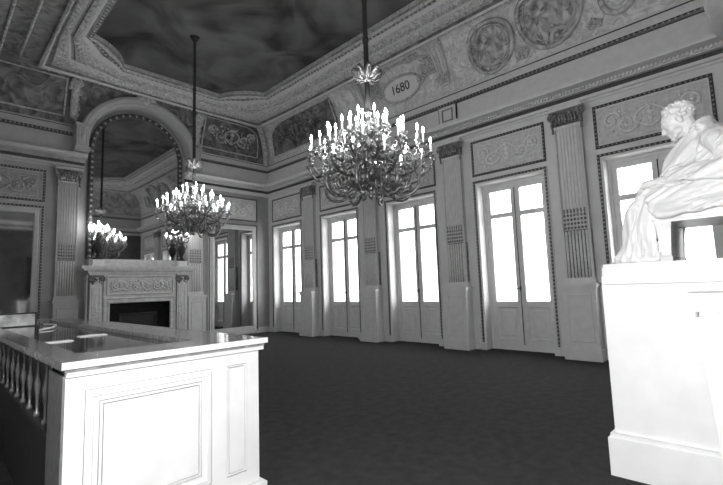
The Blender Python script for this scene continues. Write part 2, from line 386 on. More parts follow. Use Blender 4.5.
# ------------------------------------------------------------------ french windows
ORD = ['fifth window, in the far corner', '', '', '', '']
DX = W+.28
def window(n, a0, a1):
    root = bpy.data.objects.new('window_%d' % n, None); COL.objects.link(root); root['kind'] = 'structure'
    root.location = (W, (a0+a1)/2, 0); root.matrix_basis = Matrix.Translation(root.location)
    mb = MB(); surround(mb, Tr, a0, a1, .167, ZS)
    for s in (a0, a1-.12): mb.box(s, s+.12, 0, .167, 0, .06, T=Tr)
    obj('surround', mb, [M_trim, M_band, M_bead], root)
    o0, o1 = a0+.10, a1-.10; D = lambda a, z, n: (DX-n, a, z); mid = (o0+o1)/2
    mb = MB()                                    # fixed frame
    mb.box(o0, o0+.05, 0, ZOP, -.05, .05, T=D); mb.box(o1-.05, o1, 0, ZOP, -.05, .05, T=D); mb.box(o0+.05, o1-.05, ZOP-.06, ZOP, -.05, .05, T=D)
    mb.box(o0+.05, o1-.05, 0, .03, -.05, .05, T=D)
    obj('window_frame', mb, M_trim, root)
    for s in (0, 1):
        l0, l1 = (o0+.052, mid-.002) if s == 0 else (mid+.002, o1-.052)
        mb = MB(); st = .085
        mb.box(l0, l0+st, .03, ZOP-.06, -.025, .03, T=D); mb.box(l1-st, l1, .03, ZOP-.06, -.025, .03, T=D)
        for z0, z1 in ((.03, .20), (.93, 1.02), (2.88, 2.96), (3.485, ZOP-.06)): mb.box(l0+st, l1-st, z0, z1, -.025, .03, T=D)
        mb.box(l0+st, l1-st, .20, .93, -.015, .008, T=D)
        mb.frame(D, l0+st, .20, l1-st, .93, [(0, .03), (.02, .034), (.04, .012), (.05, .008)])
        mb.frame(D, l0+st+.09, .29, l1-st-.09, .84, [(0, .008), (.01, .02), (.03, .02), (.04, .008)])
        for z0, z1 in ((1.02, 2.88), (2.96, 3.485)): mb.frame(D, l0+st, z0, l1-st, z1, [(0, .03), (.012, .02), (.012, -.02)])
        lf = obj('leaf', mb, M_trim, root)
        for z0, z1 in ((1.02, 2.88), (2.96, 3.485)):
            mb = MB(); mb.box(l0+st-.005, l1-st+.005, z0-.005, z1+.005, -.002, .002, T=D); obj('pane', mb, M_pane, lf)
    mb = MB(); mb.box(mid-.018, mid+.018, .03, ZOP-.06, .03, .045, T=D); mb.tube([D(mid, .12, .055), D(mid, 3.5, .055)], .009, 6, 1); obj('meeting_rod', mb, [M_trim, M_iron], root)
    mb = MB(); mb.lathe([(.012, -.06), (.02, -.02), (.02, .02), (.012, .06)], 8, D(mid, 1.30, .06)); mb.tube([D(mid, 1.30, .06), D(mid, 1.31, .10), D(mid+.05, 1.30, .11), D(mid+.10, 1.285, .105)], [.01, .01, .01, .013], 6)
    obj('handle', mb, M_iron, root)
for i, (lo, hi) in enumerate(WIN): window(i+1, lo, hi)

# over-window relief panels
names = ['over the corner window, farthest of the window wall', 'over the second window from the far corner', 'over the middle window of the window wall', 'over the second nearest window, left of the statue', 'behind and above the statue head']
def overdoor(T, a0, a1, label, seed, dim=False):
    c = T((a0+a1)/2, ZB, 0)
    t = thing('relief_panel', 'carved scroll relief panel '+label, 'wall panel', c, 'carved relief panels above the openings')
    mb = MB(); panel_frame(mb, T, a0, a1, ZB, ZT); obj('panel_frame', mb, [M_trimD if dim else M_trim, M_band, M_bead], t)
    mb = MB(); mb.box(a0+.08, a1-.08, ZB+.08, ZT-.08, .0, .004, T=T); obj('panel_field', mb, M_panelD if dim else M_panel, t)
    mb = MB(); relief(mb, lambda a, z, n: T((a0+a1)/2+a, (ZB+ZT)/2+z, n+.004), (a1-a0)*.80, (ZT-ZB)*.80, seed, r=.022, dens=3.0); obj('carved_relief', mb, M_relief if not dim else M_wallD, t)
for i, (lo, hi) in enumerate(WIN): overdoor(Tr, lo, hi, names[i], 3)
overdoor(Tb, 6.364, 8.178, 'over the mirrored door beside the far corner', 5)
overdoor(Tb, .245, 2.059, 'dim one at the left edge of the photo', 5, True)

# ------------------------------------------------------------------ pilasters
def pilaster(T, c, label, w=.50, pr=.14, mt=None):
    mt = mt or M_trim; T0 = T; T = lambda a, z, n: T0(a, z, max(n, .004))
    t = thing('pilaster', label, 'pilaster', T(c, 0, 0), 'fluted wall pilasters')
    mb = MB(); hw = w/2+.035
    mb.box(c-hw-.03, c+hw+.03, 0, .20, 0, .33, T=T); mb.box(c-hw-.015, c+hw+.015, .20, .235, 0, .31, T=T)
    mb.box(c-hw, c+hw, .235, 1.27, 0, .29, T=T); mb.box(c-hw-.015, c+hw+.015, 1.27, 1.31, 0, .305, T=T); mb.box(c-hw-.035, c+hw+.035, 1.31, 1.37, 0, .33, T=T)
    mb.frame(lambda a, z, n: T(a, z, n+.29), c-hw+.07, .32, c+hw-.07, 1.19, [(0, 0), (.006, .012), (.022, .012), (.03, -.006), (.036, 0)])
    obj('pedestal', mb, mt, t)
    mb = MB(); z0, z1 = 1.37, 4.42
    mb.box(c-w/2, c+w/2, 2.38, z1, 0, pr-.022, T=T); mb.box(c-w/2, c+w/2, z0, 2.38, 0, pr-.05, T=T, mi=2)  # dark gilt ground that also paints the shade between the rods
    mb.box(c-w/2-.02, c+w/2+.02, z0, z0+.07, 0, pr+.03, T=T); mb.box(c-w/2-.01, c+w/2+.01, z0+.07, z0+.11, 0, pr+.015, T=T)
    nf = 7; m = .04; p = (w-2*m)/nf
    for e in (c-w/2, c+w/2-m): mb.box(e, e+m, z0+.11, z1, pr-.05, pr, T=T)
    for k in range(nf+1):
        a = c-w/2+m+p*k
        mb.box(a-.011, a+.011, 2.38, z1-.05, pr-.022, pr, T=T)
    for k in range(nf):
        a = c-w/2+m+p*(k+.5)
        mb.tube([T(a, z0+.11, pr-.018), T(a, 2.36, pr-.018)], .021, 8, 1)
    mb.box(c-w/2, c+w/2, z1-.05, z1, pr-.022, pr+.002, T=T)
    obj('shaft', mb, [mt, M_relief if mt is M_trim else M_trim, M_goldD], t)
    mb = MB()
    for k in range(nf):
        a = c-w/2+m+p*(k+.5)
        for z in (2.42, 2.50, 2.58, 2.66):
            mb.ball(T(a, z, pr-.012), .028, 6, 4)
        mb.ball(T(a, 2.74, pr-.012), (.018, .018, .05), 6, 4)
    obj('ornament_band', mb, M_goldD, t)
    mb = MB(); q = w/2
    mb.box(c-q, c+q, 4.42, 4.68, 0, pr-.01, T=T)
    mb.box(c-q-.07, c+q+.07, 4.71, 4.74, 0, pr+.09, T=T, mi=2); mb.box(c-q-.04, c+q+.04, 4.74, 4.79, 0, pr+.06, T=T, mi=2)
    for s in (-1, 1):
        pts = []
        for k in range(26):
            u = k/25; a = u*2.1*2*PI; r = .085*(1-.85*u); pts.append(T(c+s*(q-.02-r*math.cos(a)+.03), 4.62+r*math.sin(a), pr+.03))
        mb.tube(pts, .022, 6, 0)
        mb.tube([T(c+s*(q+.01), 4.56, pr+.03), T(c+s*(q+.02), 4.46, pr+.02), T(c+s*(q+.01), 4.36, pr+.012), T(c+s*(q+.012), 4.30, pr)], [.02, .03, .018, .03], 6)
    rnd = random.Random(int(c*100))
    for k in range(26):
        mb.ball(T(c+rnd.uniform(-q+.06, q-.06), rnd.uniform(4.45, 4.68), pr+rnd.uniform(.0, .03)), rnd.uniform(.018, .038), 6, 4, 1 if k % 4 == 0 else 0)
    for k in range(7):
        a = c-q+.08+(w-.16)*k/6
        mb.tube([T(a, 4.43, pr), T(a, 4.52, pr+.03), T(a, 4.58, pr+.06), T(a, 4.57, pr+.085)], [.025, .03, .025, .012], 5)
    obj('capital', mb, [M_goldD, M_bead, mt], t)
for c, l in ((10.59, 'fluted grey pilaster with dark capital between the corner window and the second window'),
             (7.93, 'fluted grey pilaster with dark capital just left of the middle window'),
             (5.25, 'fluted grey pilaster with dark capital just right of the middle window'),
             (2.64, 'fluted grey pilaster with dark capital nearest the statue, large in view')):
    pilaster(Tr, c, l)
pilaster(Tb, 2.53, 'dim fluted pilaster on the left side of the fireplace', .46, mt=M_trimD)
pilaster(Tb, 5.89, 'fluted pilaster on the right side of the fireplace, behind the far chandelier', .46)

# ------------------------------------------------------------------ mirrored doors on the fireplace wall
def mirror_door(a0, a1, label, mm, mt=None):
    mt = mt or M_trim
    t = thing('mirrored_door', label, 'mirror', (( a0+a1)/2, B, 0), 'mirrored doors beside the fireplace')
    mb = MB(); surround(mb, Tb, a0, a1, .12, ZS)
    for s in (a0, a1-.12): mb.box(s, s+.12, 0, .12, 0, .06, T=Tb)
    obj('surround', mb, [mt, M_band, M_bead], t)
    mb = MB(); mb.frame(Tb, a0+.10, .0, a1-.10, ZOP, [(0, .0), (0, .03), (.03, .045), (.09, .045), (.11, .02), (.11, .006)])
    mb.box(a0+.20, a1-.20, .10, .26, .0, .04, T=Tb); obj('door_frame', mb, mt, t)
    mb = MB(); mb.box(a0+.2, a1-.2, .25, ZOP-.10, .005, .012, T=Tb); obj('mirror_glass', mb, mm, t)
mirror_door(6.364, 8.178, 'tall mirrored door reflecting the windows, on the fireplace wall beside the far corner', M_mirrorD)
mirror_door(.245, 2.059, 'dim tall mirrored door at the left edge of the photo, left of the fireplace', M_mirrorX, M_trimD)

# ------------------------------------------------------------------ arch, overmantel mirror
def arc(r, z0=ARZ, n=32, zl=None):
    p = [] if zl is None else [(ARX-r, zl)]
    p += [(ARX+r*math.cos(PI-PI*k/n), z0+r*math.sin(PI-PI*k/n)) for k in range(n+1)]
    if zl is not None: p.append((ARX+r, zl))
    return p
b = MB(); YA = 12.45
def arch_ring(prof, zl):
    R = [[(x, y, z) for x, z in arc(r, zl=zl)] for r, y in prof]
    b.rings(R, closed=False, sm=False)
arch_ring([(1.60, B), (1.60, YA+.06), (1.57, YA+.02), (1.50, YA), (1.44, YA+.02), (1.42, YA+.04), (1.385, YA+.04), (1.36, YA+.07), (1.36, B)], 5.18)
b.beads([(x, YA+.03, z) for x, z in arc(1.52, n=24)], .11, .022, 1)
struct('trim_7', b, [M_trimD, M_bead])
for k, sx in enumerate((-1, 1)):
    b = MB(); c = ARX+sx*1.50
    b.box(c-.17, c+.17, YA-.02, B, 5.18, 5.28); b.box(c-.14, c+.14, YA+.02, B, 5.28, 5.82); b.box(c-.17, c+.17, YA-.02, B, 5.82, 5.90)
    b.frame(lambda a, z, n: (a, YA+.02-n, z), c-.10, 5.34, c+.10, 5.76, [(0, 0), (.01, .015), (.025, .015), (.035, 0)])
    b.ball((c, YA+.0, 5.55), (.05, .03, .07)); struct('trim_%d' % (8+k), b, M_trimD)
mir = thing('overmantel_mirror', 'tall arched mirror in a beaded gilt frame above the marble fireplace', 'mirror', (ARX, 12.96, 2.42))
b = MB(); MZ = 2.42
R = [[(x, y, z) for x, z in arc(r, zl=MZ)] for r, y in [(1.25, 12.99), (1.25, 12.92), (1.22, 12.89), (1.14, 12.90), (1.12, 12.955)]]
b.rings(R, closed=False, sm=False)
pp = [(x, 12.895, z) for x, z in arc(1.18, zl=MZ, n=20)]
b.beads(pp, .15, .045, 1); obj('mirror_frame', b, [M_band, M_bead], mir)
b = MB(); A = arc(1.14, zl=MZ)
b.add([(x, 12.955, z) for x, z in A]+[(x, 12.97, z) for x, z in A], [tuple(range(len(A))), tuple(range(len(A), 2*len(A)))]); obj('mirror_glass', b, M_mirrorD, mir)
# crown ornament of the arch
b = MB()
for k in range(9):
    a = rad(20+140*k/8); b.tube([(ARX, YA-.02, 6.92), (ARX+.16*math.cos(a), YA-.07, 6.92+.10*math.sin(a)), (ARX+.28*math.cos(a), YA-.03, 6.92+.15*math.sin(a))], [.03, .05, .02], 6)
b.ball((ARX, YA-.05, 6.9), (.09, .07, .12)); tag(obj('keystone_ornament', b, M_gold), 'carved gilt ornament at the top of the arch over the mirror', 'ornament')

# ------------------------------------------------------------------ mantel
mt = thing('fireplace_mantel', 'monumental pale marble fireplace mantel with carved frieze below the arched mirror', 'fireplace', (4.25, 12.75, 0))
X0, X1, YM = 2.96, 5.50, 12.52
b = MB()
b.box(X0-.03, X1+.03, YM-.03, B, 2.03, 2.07); b.box(X0-.14, X1+.13, YM-.08, 12.87, 2.10, 2.15); b.box(X0-.20, X1+.18, YM-.12, 12.87, 2.15, 2.22); b.box(X0, X1, 12.87, B, 2.10, 2.22)
n = 52
for k in range(n): x = X0-.06+(X1-X0+.12)*(k+.5)/n; b.box(x-.014, x+.014, YM-.06, YM, 2.065, 2.105)
b.box(X0-.03, X1+.03, YM-.02, B, 2.065, 2.105)
obj('shelf', b, M_mant, mt)
b = MB(); b.box(X0+.04, X1-.04, 12.78, B-.02, 2.22, 2.42); obj('shelf_plinth', b, M_mant, mt)
b = MB(); b.box(X0+.34, X1-.34, YM+.05, B, 1.36, 2.03)
b.frame(lambda a, z, n: (a, YM+.05-n, z), X0+.40, 1.45, X1-.40, 1.97, [(0, 0), (.01, .03), (.03, .035), (.05, .005)])
obj('frieze', b, M_mant, mt)
b = MB()
for c in (3.70, 4.23, 4.76): relief(b, lambda a, z, n, c=c: (c+a, YM+.046-n*1.5, 1.71+z), .56, .42, int(c*10), r=.021, dens=2)
obj('frieze_carving', b, M_relief, mt)
for s, nm in ((0, 'pier'), (1, 'pier')):
    x0 = X0 if s == 0 else X1-.34; x1 = x0+.34
    b = MB(); b.box(x0, x1, YM, B, 0, .22); b.box(x0+.03, x1-.03, YM+.03, B, .22, 1.75); b.box(x0, x1, YM, B, 1.99, 2.03)
    b.box(x0+.03, x1-.03, YM+.03, B, 1.75, 1.99)
    b.frame(lambda a, z, n: (a, YM+.03-n, z), x0+.07, .32, x1-.07, 1.66, [(0, 0), (.01, .012), (.02, .012), (.03, -.01), (.04, 0)])
    p = obj(nm, b, M_mant, mt)
    b = MB(); rnd = random.Random(4); cx = (x0+x1)/2
    b.box(x0+.02, x1-.02, YM+.01, YM+.05, 1.93, 1.98)
    for q in (-1, 1):
        pts = []
        for k in range(20):
            u = k/19; a = u*1.8*2*PI; r = .075*(1-.85*u); pts.append((cx+q*(.13-r*math.cos(a)), YM-.005, 1.88+r*math.sin(a)))
        b.tube(pts, .02, 6)
    for k in range(22): b.ball((cx+rnd.uniform(-.13, .13), YM+rnd.uniform(-.01, .03), rnd.uniform(1.76, 1.95)), rnd.uniform(.018, .035), 6, 4)
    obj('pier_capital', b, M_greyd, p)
    b = MB()
    for k in range(14): b.ball((cx+rnd.uniform(-.05, .05), YM+.03, rnd.uniform(.8, 1.3)), (rnd.uniform(.02, .03), .015, .03), 6, 4)
    b.tube([(cx, YM+.025, .7), (cx, YM+.025, 1.45)], .012, 6); obj('pier_garland', b, M_relief, p)
b = MB()
b.frame(lambda a, z, n: (a, YM+.05-n, z), X0+.34, 0, X1-.34, 1.40, [(0, -.3), (0, .0), (.03, .02), (.06, .0), (.10, .0), (.12, .018), (.15, .018), (.16, -.03), (.16, -.45)], openb=True, mis=[0]*7+[1])
obj('firebox_surround', b, [M_mant, M_fire], mt)
b = MB(); b.box(X0+.36, X1-.36, B-.08, B-.02, 0, 1.36); b.box(X0+.5, X1-.5, YM+.10, B-.08, 0, .02)
obj('firebox', b, M_fire, mt)
b = MB(); b.box(3.75, 4.75, 12.86, 12.90, .02, .95); b.frame(lambda a, z, n: (a, 12.86-n, z), 3.75, .02, 4.75, .95, [(0, 0), (.01, .02), (.05, .02), (.06, 0)]); obj('fireback', b, M_iron, mt)
for sx in (-1, 1):
    b = MB(); xa = X0 if sx < 0 else X1
    b.box(xa-.03 if sx < 0 else xa, xa if sx < 0 else xa+.03, YM+.12, B, 0, 2.0); obj('side_panel', b, M_mant, mt)
# plinth blocks and candelabra
def candelabrum(x, label, bl):
    bb = MB(); bb.box(x-.15, x+.15, 12.50, 12.76, 2.222, 2.255); bb.box(x-.13, x+.13, 12.515, 12.745, 2.255, 2.37); bb.box(x-.14, x+.14, 12.505, 12.755, 2.37, 2.39)
    tag(obj('plinth_block', bb, M_white), bl, 'plinth block', 'white blocks under the candelabra')
    t = thing('candelabrum', label, 'candelabrum', (x, 12.63, 2.392), 'bronze candelabra on the mantel')
    q = MB(); q.lathe([(.11, 0), (.11, .03), (.07, .05), (.045, .09), (.035, .14), (.06, .18), (.10, .26), (.115, .36), (.11, .42), (.07, .47), (.05, .49), (.075, .52), (.06, .55), (.03, .58), (.03, .68), (.05, .70), (.02, .74)], 14, (x, 12.63, 2.392)); obj('urn', q, M_iron, t)
    for s in (-1, 1):
        q = MB(); q.tube([(x+s*.10, 12.63, 2.72), (x+s*.16, 12.63, 2.80), (x+s*.15, 12.63, 2.88), (x+s*.06, 12.63, 2.89)], .012, 6); obj('handle', q, M_iron, t)
    for k in range(8):
        R0, zz = (.20, 3.10) if k < 7 else (0, 3.22)
        a = 2*PI*k/7+.3; ca, sa = math.cos(a), math.sin(a)
        q = MB()
        P = [(0, 3.0), (.3, 2.96), (.7, 2.93), (1, 2.99), (1, zz-.02)] if R0 else [(0, 3.05), (0, 3.15), (0, zz-.02)]
        q.tube([(x+R0*r*ca, 12.63+R0*r*sa, z) for r, z in P], .011, 6); q.lathe([(.012, 0), (.035, .02), (.03, .03)], 8, (x+R0*ca, 12.63+R0*sa, zz-.03))
        am = obj('arm', q, M_iron, t)
        q = MB(); c = (x+R0*ca, 12.63+R0*sa, zz); q.lathe([(.014, 0), (.014, .10)], 8, c); q.lathe([(.008, .10), (.02, .125), (.016, .155), (.004, .19)], 8, c, 1); obj('candle', q, [M_candle, M_flame], am)
candelabrum(5.34, 'dark bronze urn candelabrum with lit candles at the right end of the mantel', 'small white stone block under the right candelabrum on the mantel')
candelabrum(3.16, 'dark bronze urn candelabrum with lit candles at the left end of the mantel', 'small white stone block under the left candelabrum on the mantel')
b = MB(); b.lathe([(.05, 0), (.05, .02), (.02, .05), (.045, .10), (.03, .14), (.008, .17)], 12, (4.55, 12.84, 2.422)); tag(obj('small_ornament', b, M_marb), 'tiny white ornament standing on the mantel in front of the mirror', 'ornament')

# ------------------------------------------------------------------ cove decoration (paintings, brackets, cartouche)
def cove_patch(name, label, wall, a0, a1, t0, t1, mt, arch0=False, arch1=False, cat='painting'):
    t = thing(name, label, cat, cove_pt(wall, (a0+a1)/2, t0), 'painted panels of the cove')
    N, K = 24, 10; G = []; L = a1-a0
    def top(a):
        s = t1
        if arch0 and a < a0+L*.4: u = 1-(a-a0)/(L*.4); s = t0+(t1-t0)*(.35+.65*math.sqrt(max(0, 1-u*u)))
        if arch1 and a > a1-L*.4: u = 1-(a1-a)/(L*.4); s = t0+(t1-t0)*(.35+.65*math.sqrt(max(0, 1-u*u)))
        return s
    for i in range(K+1): G.append([cove_pt(wall, a0+L*j/N, t0+(top(a0+L*j/N)-t0)*i/K, .025) for j in range(N+1)])
    mb = MB(); mb.rings(G, closed=False); obj('canvas', mb, mt, t)
    P = [cove_pt(wall, a0+L*j/N, t0, .025) for j in range(N+1)]+[cove_pt(wall, a0+L*j/N, top(a0+L*j/N), .025) for j in range(N, -1, -1)]
    P.append(P[0]); mb = MB(); mb.tube(P, .022, 6); obj('panel_border', mb, M_gold, t)
cove_patch('cove_painting', 'dark painted panel of figures on the cove of the window wall, beside the far corner', 'r', 9.0, 12.35, .10, .82, M_coveD, False, True)
def cove_disc(label, c, tc, r, mt, ring=.05):
    t = thing('painted_medallion', label, 'painting', cove_pt('r', c, tc), 'round painted medallions on the cove')
    f = lambda q, a, n: cove_pt('r', c+q*math.cos(a), min(.99, max(.02, tc+q*math.sin(a)/1.35)), n)
    mb = MB(); mb.rings([[f(r*k/8, 2*PI*j/36, .03) for j in range(36)] for k in range(9)], cap0=False, cap1=False); obj('canvas', mb, mt, t)
    mb = MB(); mb.tube([f(r, 2*PI*j/36, ring+.02) for j in range(37)], ring, 6); mb.tube([f(r-ring*2.2, 2*PI*j/36, .035) for j in range(37)], .014, 6)
    obj('medallion_border', mb, M_coveM, t)
cove_disc('round painted medallion left of two, on the cove above the second nearest window', 4.0, .40, .50, M_med)
cove_disc('larger round painted medallion on the cove, cut by the top of the photo', 2.74, .50, .60, M_med)
cove_disc('small round medallion on the cove, rightmost, above the statue', 1.57, .33, .27, M_cove)
cove_patch('cove_painting', 'dark painted panel on the cove between the arch and the far corner', 'b', 6.05, 8.1, .10, .80, M_coveD, False, True)
cove_patch('cove_painting', 'dim dark painted panel on the cove left of the arch, at the photo edge', 'b', -.1, 2.35, .10, .78, M_coveD)
def cove_relief(label, wall, c, tc, w, h, seed, r=.03, mt=M_gold):
    H = 1.35; mb = MB(); relief(mb, lambda a, z, n: cove_pt(wall, c+a, min(.97, max(.04, tc+z/H)), n+.065), w, h, seed, r=r, dens=2.0)
    return tag(obj('scroll_relief', mb, mt), label, 'relief', 'gilt scroll reliefs on the cove')
cove_relief('gilt scroll relief on the painted cove above the second nearest window', 'r', 3.36, .12, .30, .28, 13, .018)
cove_relief('gilt scroll relief on the cove between the larger and the small medallion', 'r', 1.98, .12, .26, .22, 17, .016)
cove_relief('dim gilt scroll relief on the cove beside the far corner of the window wall', 'r', 10.8, .42, 2.2, .7, 19, .03, M_coveD)
cove_relief('dim gilt scroll relief on the cove right of the arch', 'b', 7.05, .42, 1.7, .75, 23, .030, M_coveM)
for c, l in ((7.93, 'left'), (5.25, 'right')):
    t = thing('cove_bracket', 'gilt console bracket running up the cove on the %s of the 1680 cartouche' % l, 'bracket', cove_pt('r', c, 0), 'gilt brackets on the cove')
    mb = MB(); R = []
    for k in range(15):
        u = k/14; hw = .12+.06*u; e = .05+.05*math.sin(u*PI)+.06*u
        R.append([cove_pt('r', c-hw, .12+.84*u, 0), cove_pt('r', c-hw, .12+.84*u, e), cove_pt('r', c+hw, .12+.84*u, e), cove_pt('r', c+hw, .12+.84*u, 0)])
    mb.rings(R, sm=False)
    for s in (-1, 1): mb.tube([cove_pt('r', c+s*(.07+.05*k/14), .14+.8*k/14, .07+.05*math.sin(k/14*PI)+.06*k/14) for k in range(15)], .022, 5)
    obj('bracket_body', mb, M_trim, t)
    mb = MB()
    mb.tube([cove_pt('r', c, .14+.8*k/14, .12) for k in range(15)], .03, 6)
    for s in (-1, 1):
        for tt, rr in ((.20, .09), (.86, .13)):
            mb.tube([cove_pt('r', c+s*(.10+rr*(1-.8*q/16)*math.cos(q/16*9)), tt+rr/1.35*(1-.8*q/16)*math.sin(q/16*9), .12) for q in range(17)], .025, 6)
    rnd = random.Random(3)
    for k in range(26): mb.ball(cove_pt('r', c+rnd.uniform(-.14, .14), rnd.choice((.2, .55, .88))+rnd.uniform(-.07, .07), .12), rnd.uniform(.02, .045), 6, 4)
    obj('bracket_carving', mb, M_gold, t)
    mb = MB(); mb.box(c-.24, c+.24, 5.20, 5.655, .09, .16, T=Tr); mb.frame(lambda a, z, n: Tr(a, z, n+.16), c-.15, 5.27, c+.15, 5.58, [(0, 0), (.008, .02), (.03, .02), (.036, 0)], mi=1)
    mb.frame(lambda a, z, n: Tr(a, z, n), c-.24, 5.20, c+.24, 5.655, [(0, .10), (.0, .165), (.015, .165), (.016, .16)], mi=1)
    obj('bracket_block', mb, [M_trim, M_coveL], t)
# cartouche with the date
ct = thing('date_cartouche', 'oval cartouche with the date 1680 on the cove above the middle window', 'cartouche', cove_pt('r', 6.45, .35))
mb = MB(); CT = .34
def cpt(a, z, n): return cove_pt('r', 6.52+a, CT+z/1.35, n)
G = [[cpt(.60*q/6*math.cos(2*PI*k/28), .26*q/6*math.sin(2*PI*k/28), .05+.03*(1-(q/6)**2)) for k in range(28)] for q in range(7)]
mb.rings(G, cap0=False, cap1=False); obj('tablet', mb, M_relief, ct)
mb = MB(); P = [cpt(.61*math.cos(2*PI*k/28), .27*math.sin(2*PI*k/28), .05) for k in range(29)]; mb.tube(P, .035, 6)
for s in (-1, 1): mb.tube([cpt(s*(.66+.16*(1-.8*q/16)*math.cos(q/16*8)), .12*(1-.8*q/16)*math.sin(q/16*8), .06) for q in range(17)], .03, 6)
obj('cartouche_border', mb, M_gold, ct)
mb = MB()
for k, (dy, tt) in enumerate(((.93, .55), (-.93, .50), (-.55, .80), (.5, .82))):
    relief(mb, lambda a, z, n: cove_pt('r', 6.5+dy+a, min(.96, max(.05, tt+z/1.35)), n+.07), .5, .62 if k < 2 else .3, 11+k, r=.024, dens=2.0)
for k, sg in enumerate((1, -1)): mb.tube([cove_pt('r', 6.5+sg*(1.25*math.cos(q/14*PI)), .44+.40*math.sin(q/14*PI)*(1 if k else .95), .07+.05*k) for q in range(15)], .026, 6)
obj('scrollwork', mb, M_gold, ct)
cu = bpy.data.curves.new('date_text', 'FONT'); cu.body = '1680'; cu.size = .28; cu.align_x = 'CENTER'; cu.align_y = 'CENTER'; cu.extrude = .004
to = bpy.data.objects.new('date_text', cu); COL.objects.link(to)
bpy.context.view_layer.update()
me = bpy.data.meshes.new_from_object(to.evaluated_get(bpy.context.evaluated_depsgraph_get()))
bpy.data.objects.remove(to); bpy.data.curves.remove(cu)
L = ct.matrix_basis.inverted()
for v in me.vertices:
    a, z = -v.co.x*1.08, v.co.y; rr = min(1, (a/.6)**2+(z/.26)**2)
    v.co = L @ Vector(cpt(a, z, .05+.03*(1-rr)+.006+v.co.z))
me.materials.append(M_black); link('date_lettering', me, ct)
# corner rib of the cove
mb = MB(); rnd = random.Random(8); P = []
for k in range(15):
    t = .03+.94*k/14; p = cove_pt('r', 0, t); q = cove_pt('b', 0, t); P.append((p[0]-.12, q[1]-.12, p[2]-.09))
mb.tube(P, [.10]*15, 8)
for p in P:
    for k in range(4): mb.ball((p[0]-rnd.uniform(0, .1), p[1]-rnd.uniform(0, .1), p[2]+rnd.uniform(-.05, .05)), rnd.uniform(.03, .06), 6, 4)
tag(obj('corner_rib', mb, M_gold), 'gilt carved rib running up the far corner of the cove', 'rib')
for k, x in enumerate((2.55, 5.87)):
    mb = MB(); rnd = random.Random(k)
    for j in range(40): mb.ball(cove_pt('b', x+rnd.uniform(-.13, .13), rnd.uniform(.08, .90), .10), rnd.uniform(.03, .07), 6, 4)
    mb.tube([cove_pt('b', x, .08+.84*j/10, .105) for j in range(11)], .09, 8)
    tag(obj('carved_strip', mb, M_gold), 'gilt carved strip up the cove on the %s of the mirror arch' % ('left', 'right')[k], 'ornament', 'gilt strips flanking the arch')
# band along the left cove: dark colour in place of a shaded groove
for k, (x0, x1, mt, nm, lb) in enumerate(((.95, 1.32, M_coveD, 'cove_groove_shade', 'dark band painted for a shaded groove running along the left cove of the ceiling'),)):
    def lt(x): return math.acos(max(0, min(1, 1-(x-XL-.13)/(cL-.13))))/(PI/2)
    t0, t1 = lt(x0), lt(x1)
    mb = MB(); mb.rings([[cove_pt('l', 3+9.2*j/20, t0+(t1-t0)*i/4, .02) for j in range(21)] for i in range(5)], closed=False)
    for t in (t0, t1): mb.tube([cove_pt('l', 3+9.2*j/20, t, .02) for j in range(21)], .03, 6, 1)
    tag(obj(nm, mb, [mt, M_coveM]), lb, 'painted band')

# ------------------------------------------------------------------ chandeliers
def spiral_rz(cr, cz, R, a0, turns, N=18, end=.2):
    return [(cr+R*(1-(1-end)*k/N)*math.cos(a0+turns*2*PI*k/N), cz+R*(1-(1-end)*k/N)*math.sin(a0+turns*2*PI*k/N)) for k in range(N+1)]
def smooth(P, n=5):
    out = []
    for i in range(len(P)-1):
        p0, p1, p2, p3 = P[max(i-1, 0)], P[i], P[i+1], P[min(i+2, len(P)-1)]
        for k in range(n):
            t = k/n
            out.append(tuple(.5*((2*b)+(-a+c)*t+(2*a-5*b+4*c-d)*t*t+(-a+3*b-3*c+d)*t**3) for a, b, c, d in zip(p0, p1, p2, p3)))
    out.append(P[-1]); return out
def arm_mesh(name, r, zp, z0, dip, volutes):
    mb = MB()
    P = smooth([(.05, z0), (.30*r, z0-.06), (.55*r, min(z0, zp)-dip), (.85*r, min(z0, zp)-dip*.75), (r*1.02, zp-.12), (r, zp)], 5)
    mb.tube([(p[0], 0, p[1]) for p in P], [.021-.007*i/len(P) for i in range(len(P))], 6)
    for cr, cz, R, a0, tn in volutes:
        S = spiral_rz(cr, cz, R, a0, tn); mb.tube([(p[0], 0, p[1]) for p in S], [.020-.008*i/len(S) for i in range(len(S))], 5, 1)
        mb.ball((S[-1][0], 0, S[-1][1]), .022, 6, 4, 1)
    rnd = random.Random(int(r*1000))
    for i in range(3, len(P)-2, 3):
        p = P[i]
        for s in (-1, 1): mb.tube([(p[0], 0, p[1]), (p[0]+.02, s*.03, p[1]+.035), (p[0]+.05, s*.045, p[1]+.02)], [.012, .014, .004], 5, 1)
    mb.lathe([(.010, -.05), (.022, -.03), (.014, -.01), (.05, .008), (.055, .02), (.02, .016), (.018, .04)], 10, (r, 0, zp), 1)
    for k in range(3):                                              # drop pendants
        mb.ball((r+.035*math.cos(k*2.1), .035*math.sin(k*2.1), zp-.045), (.008, .008, .03), 5, 4, 2)
    return mesh(name, mb, [M_bronze, M_brlit, M_crystal])
M_crystal = mat('cut_glass', .30, .12, metal=.5)
def candle_mesh():
    mb = MB(); mb.lathe([(.012, .03), (.012, .155)], 8); mb.lathe([(.007, .155), (.014, .172), (.016, .19), (.010, .218), (.003, .24)], 8, mi=1)
    return mesh('candle', mb, [M_candle, M_flame])
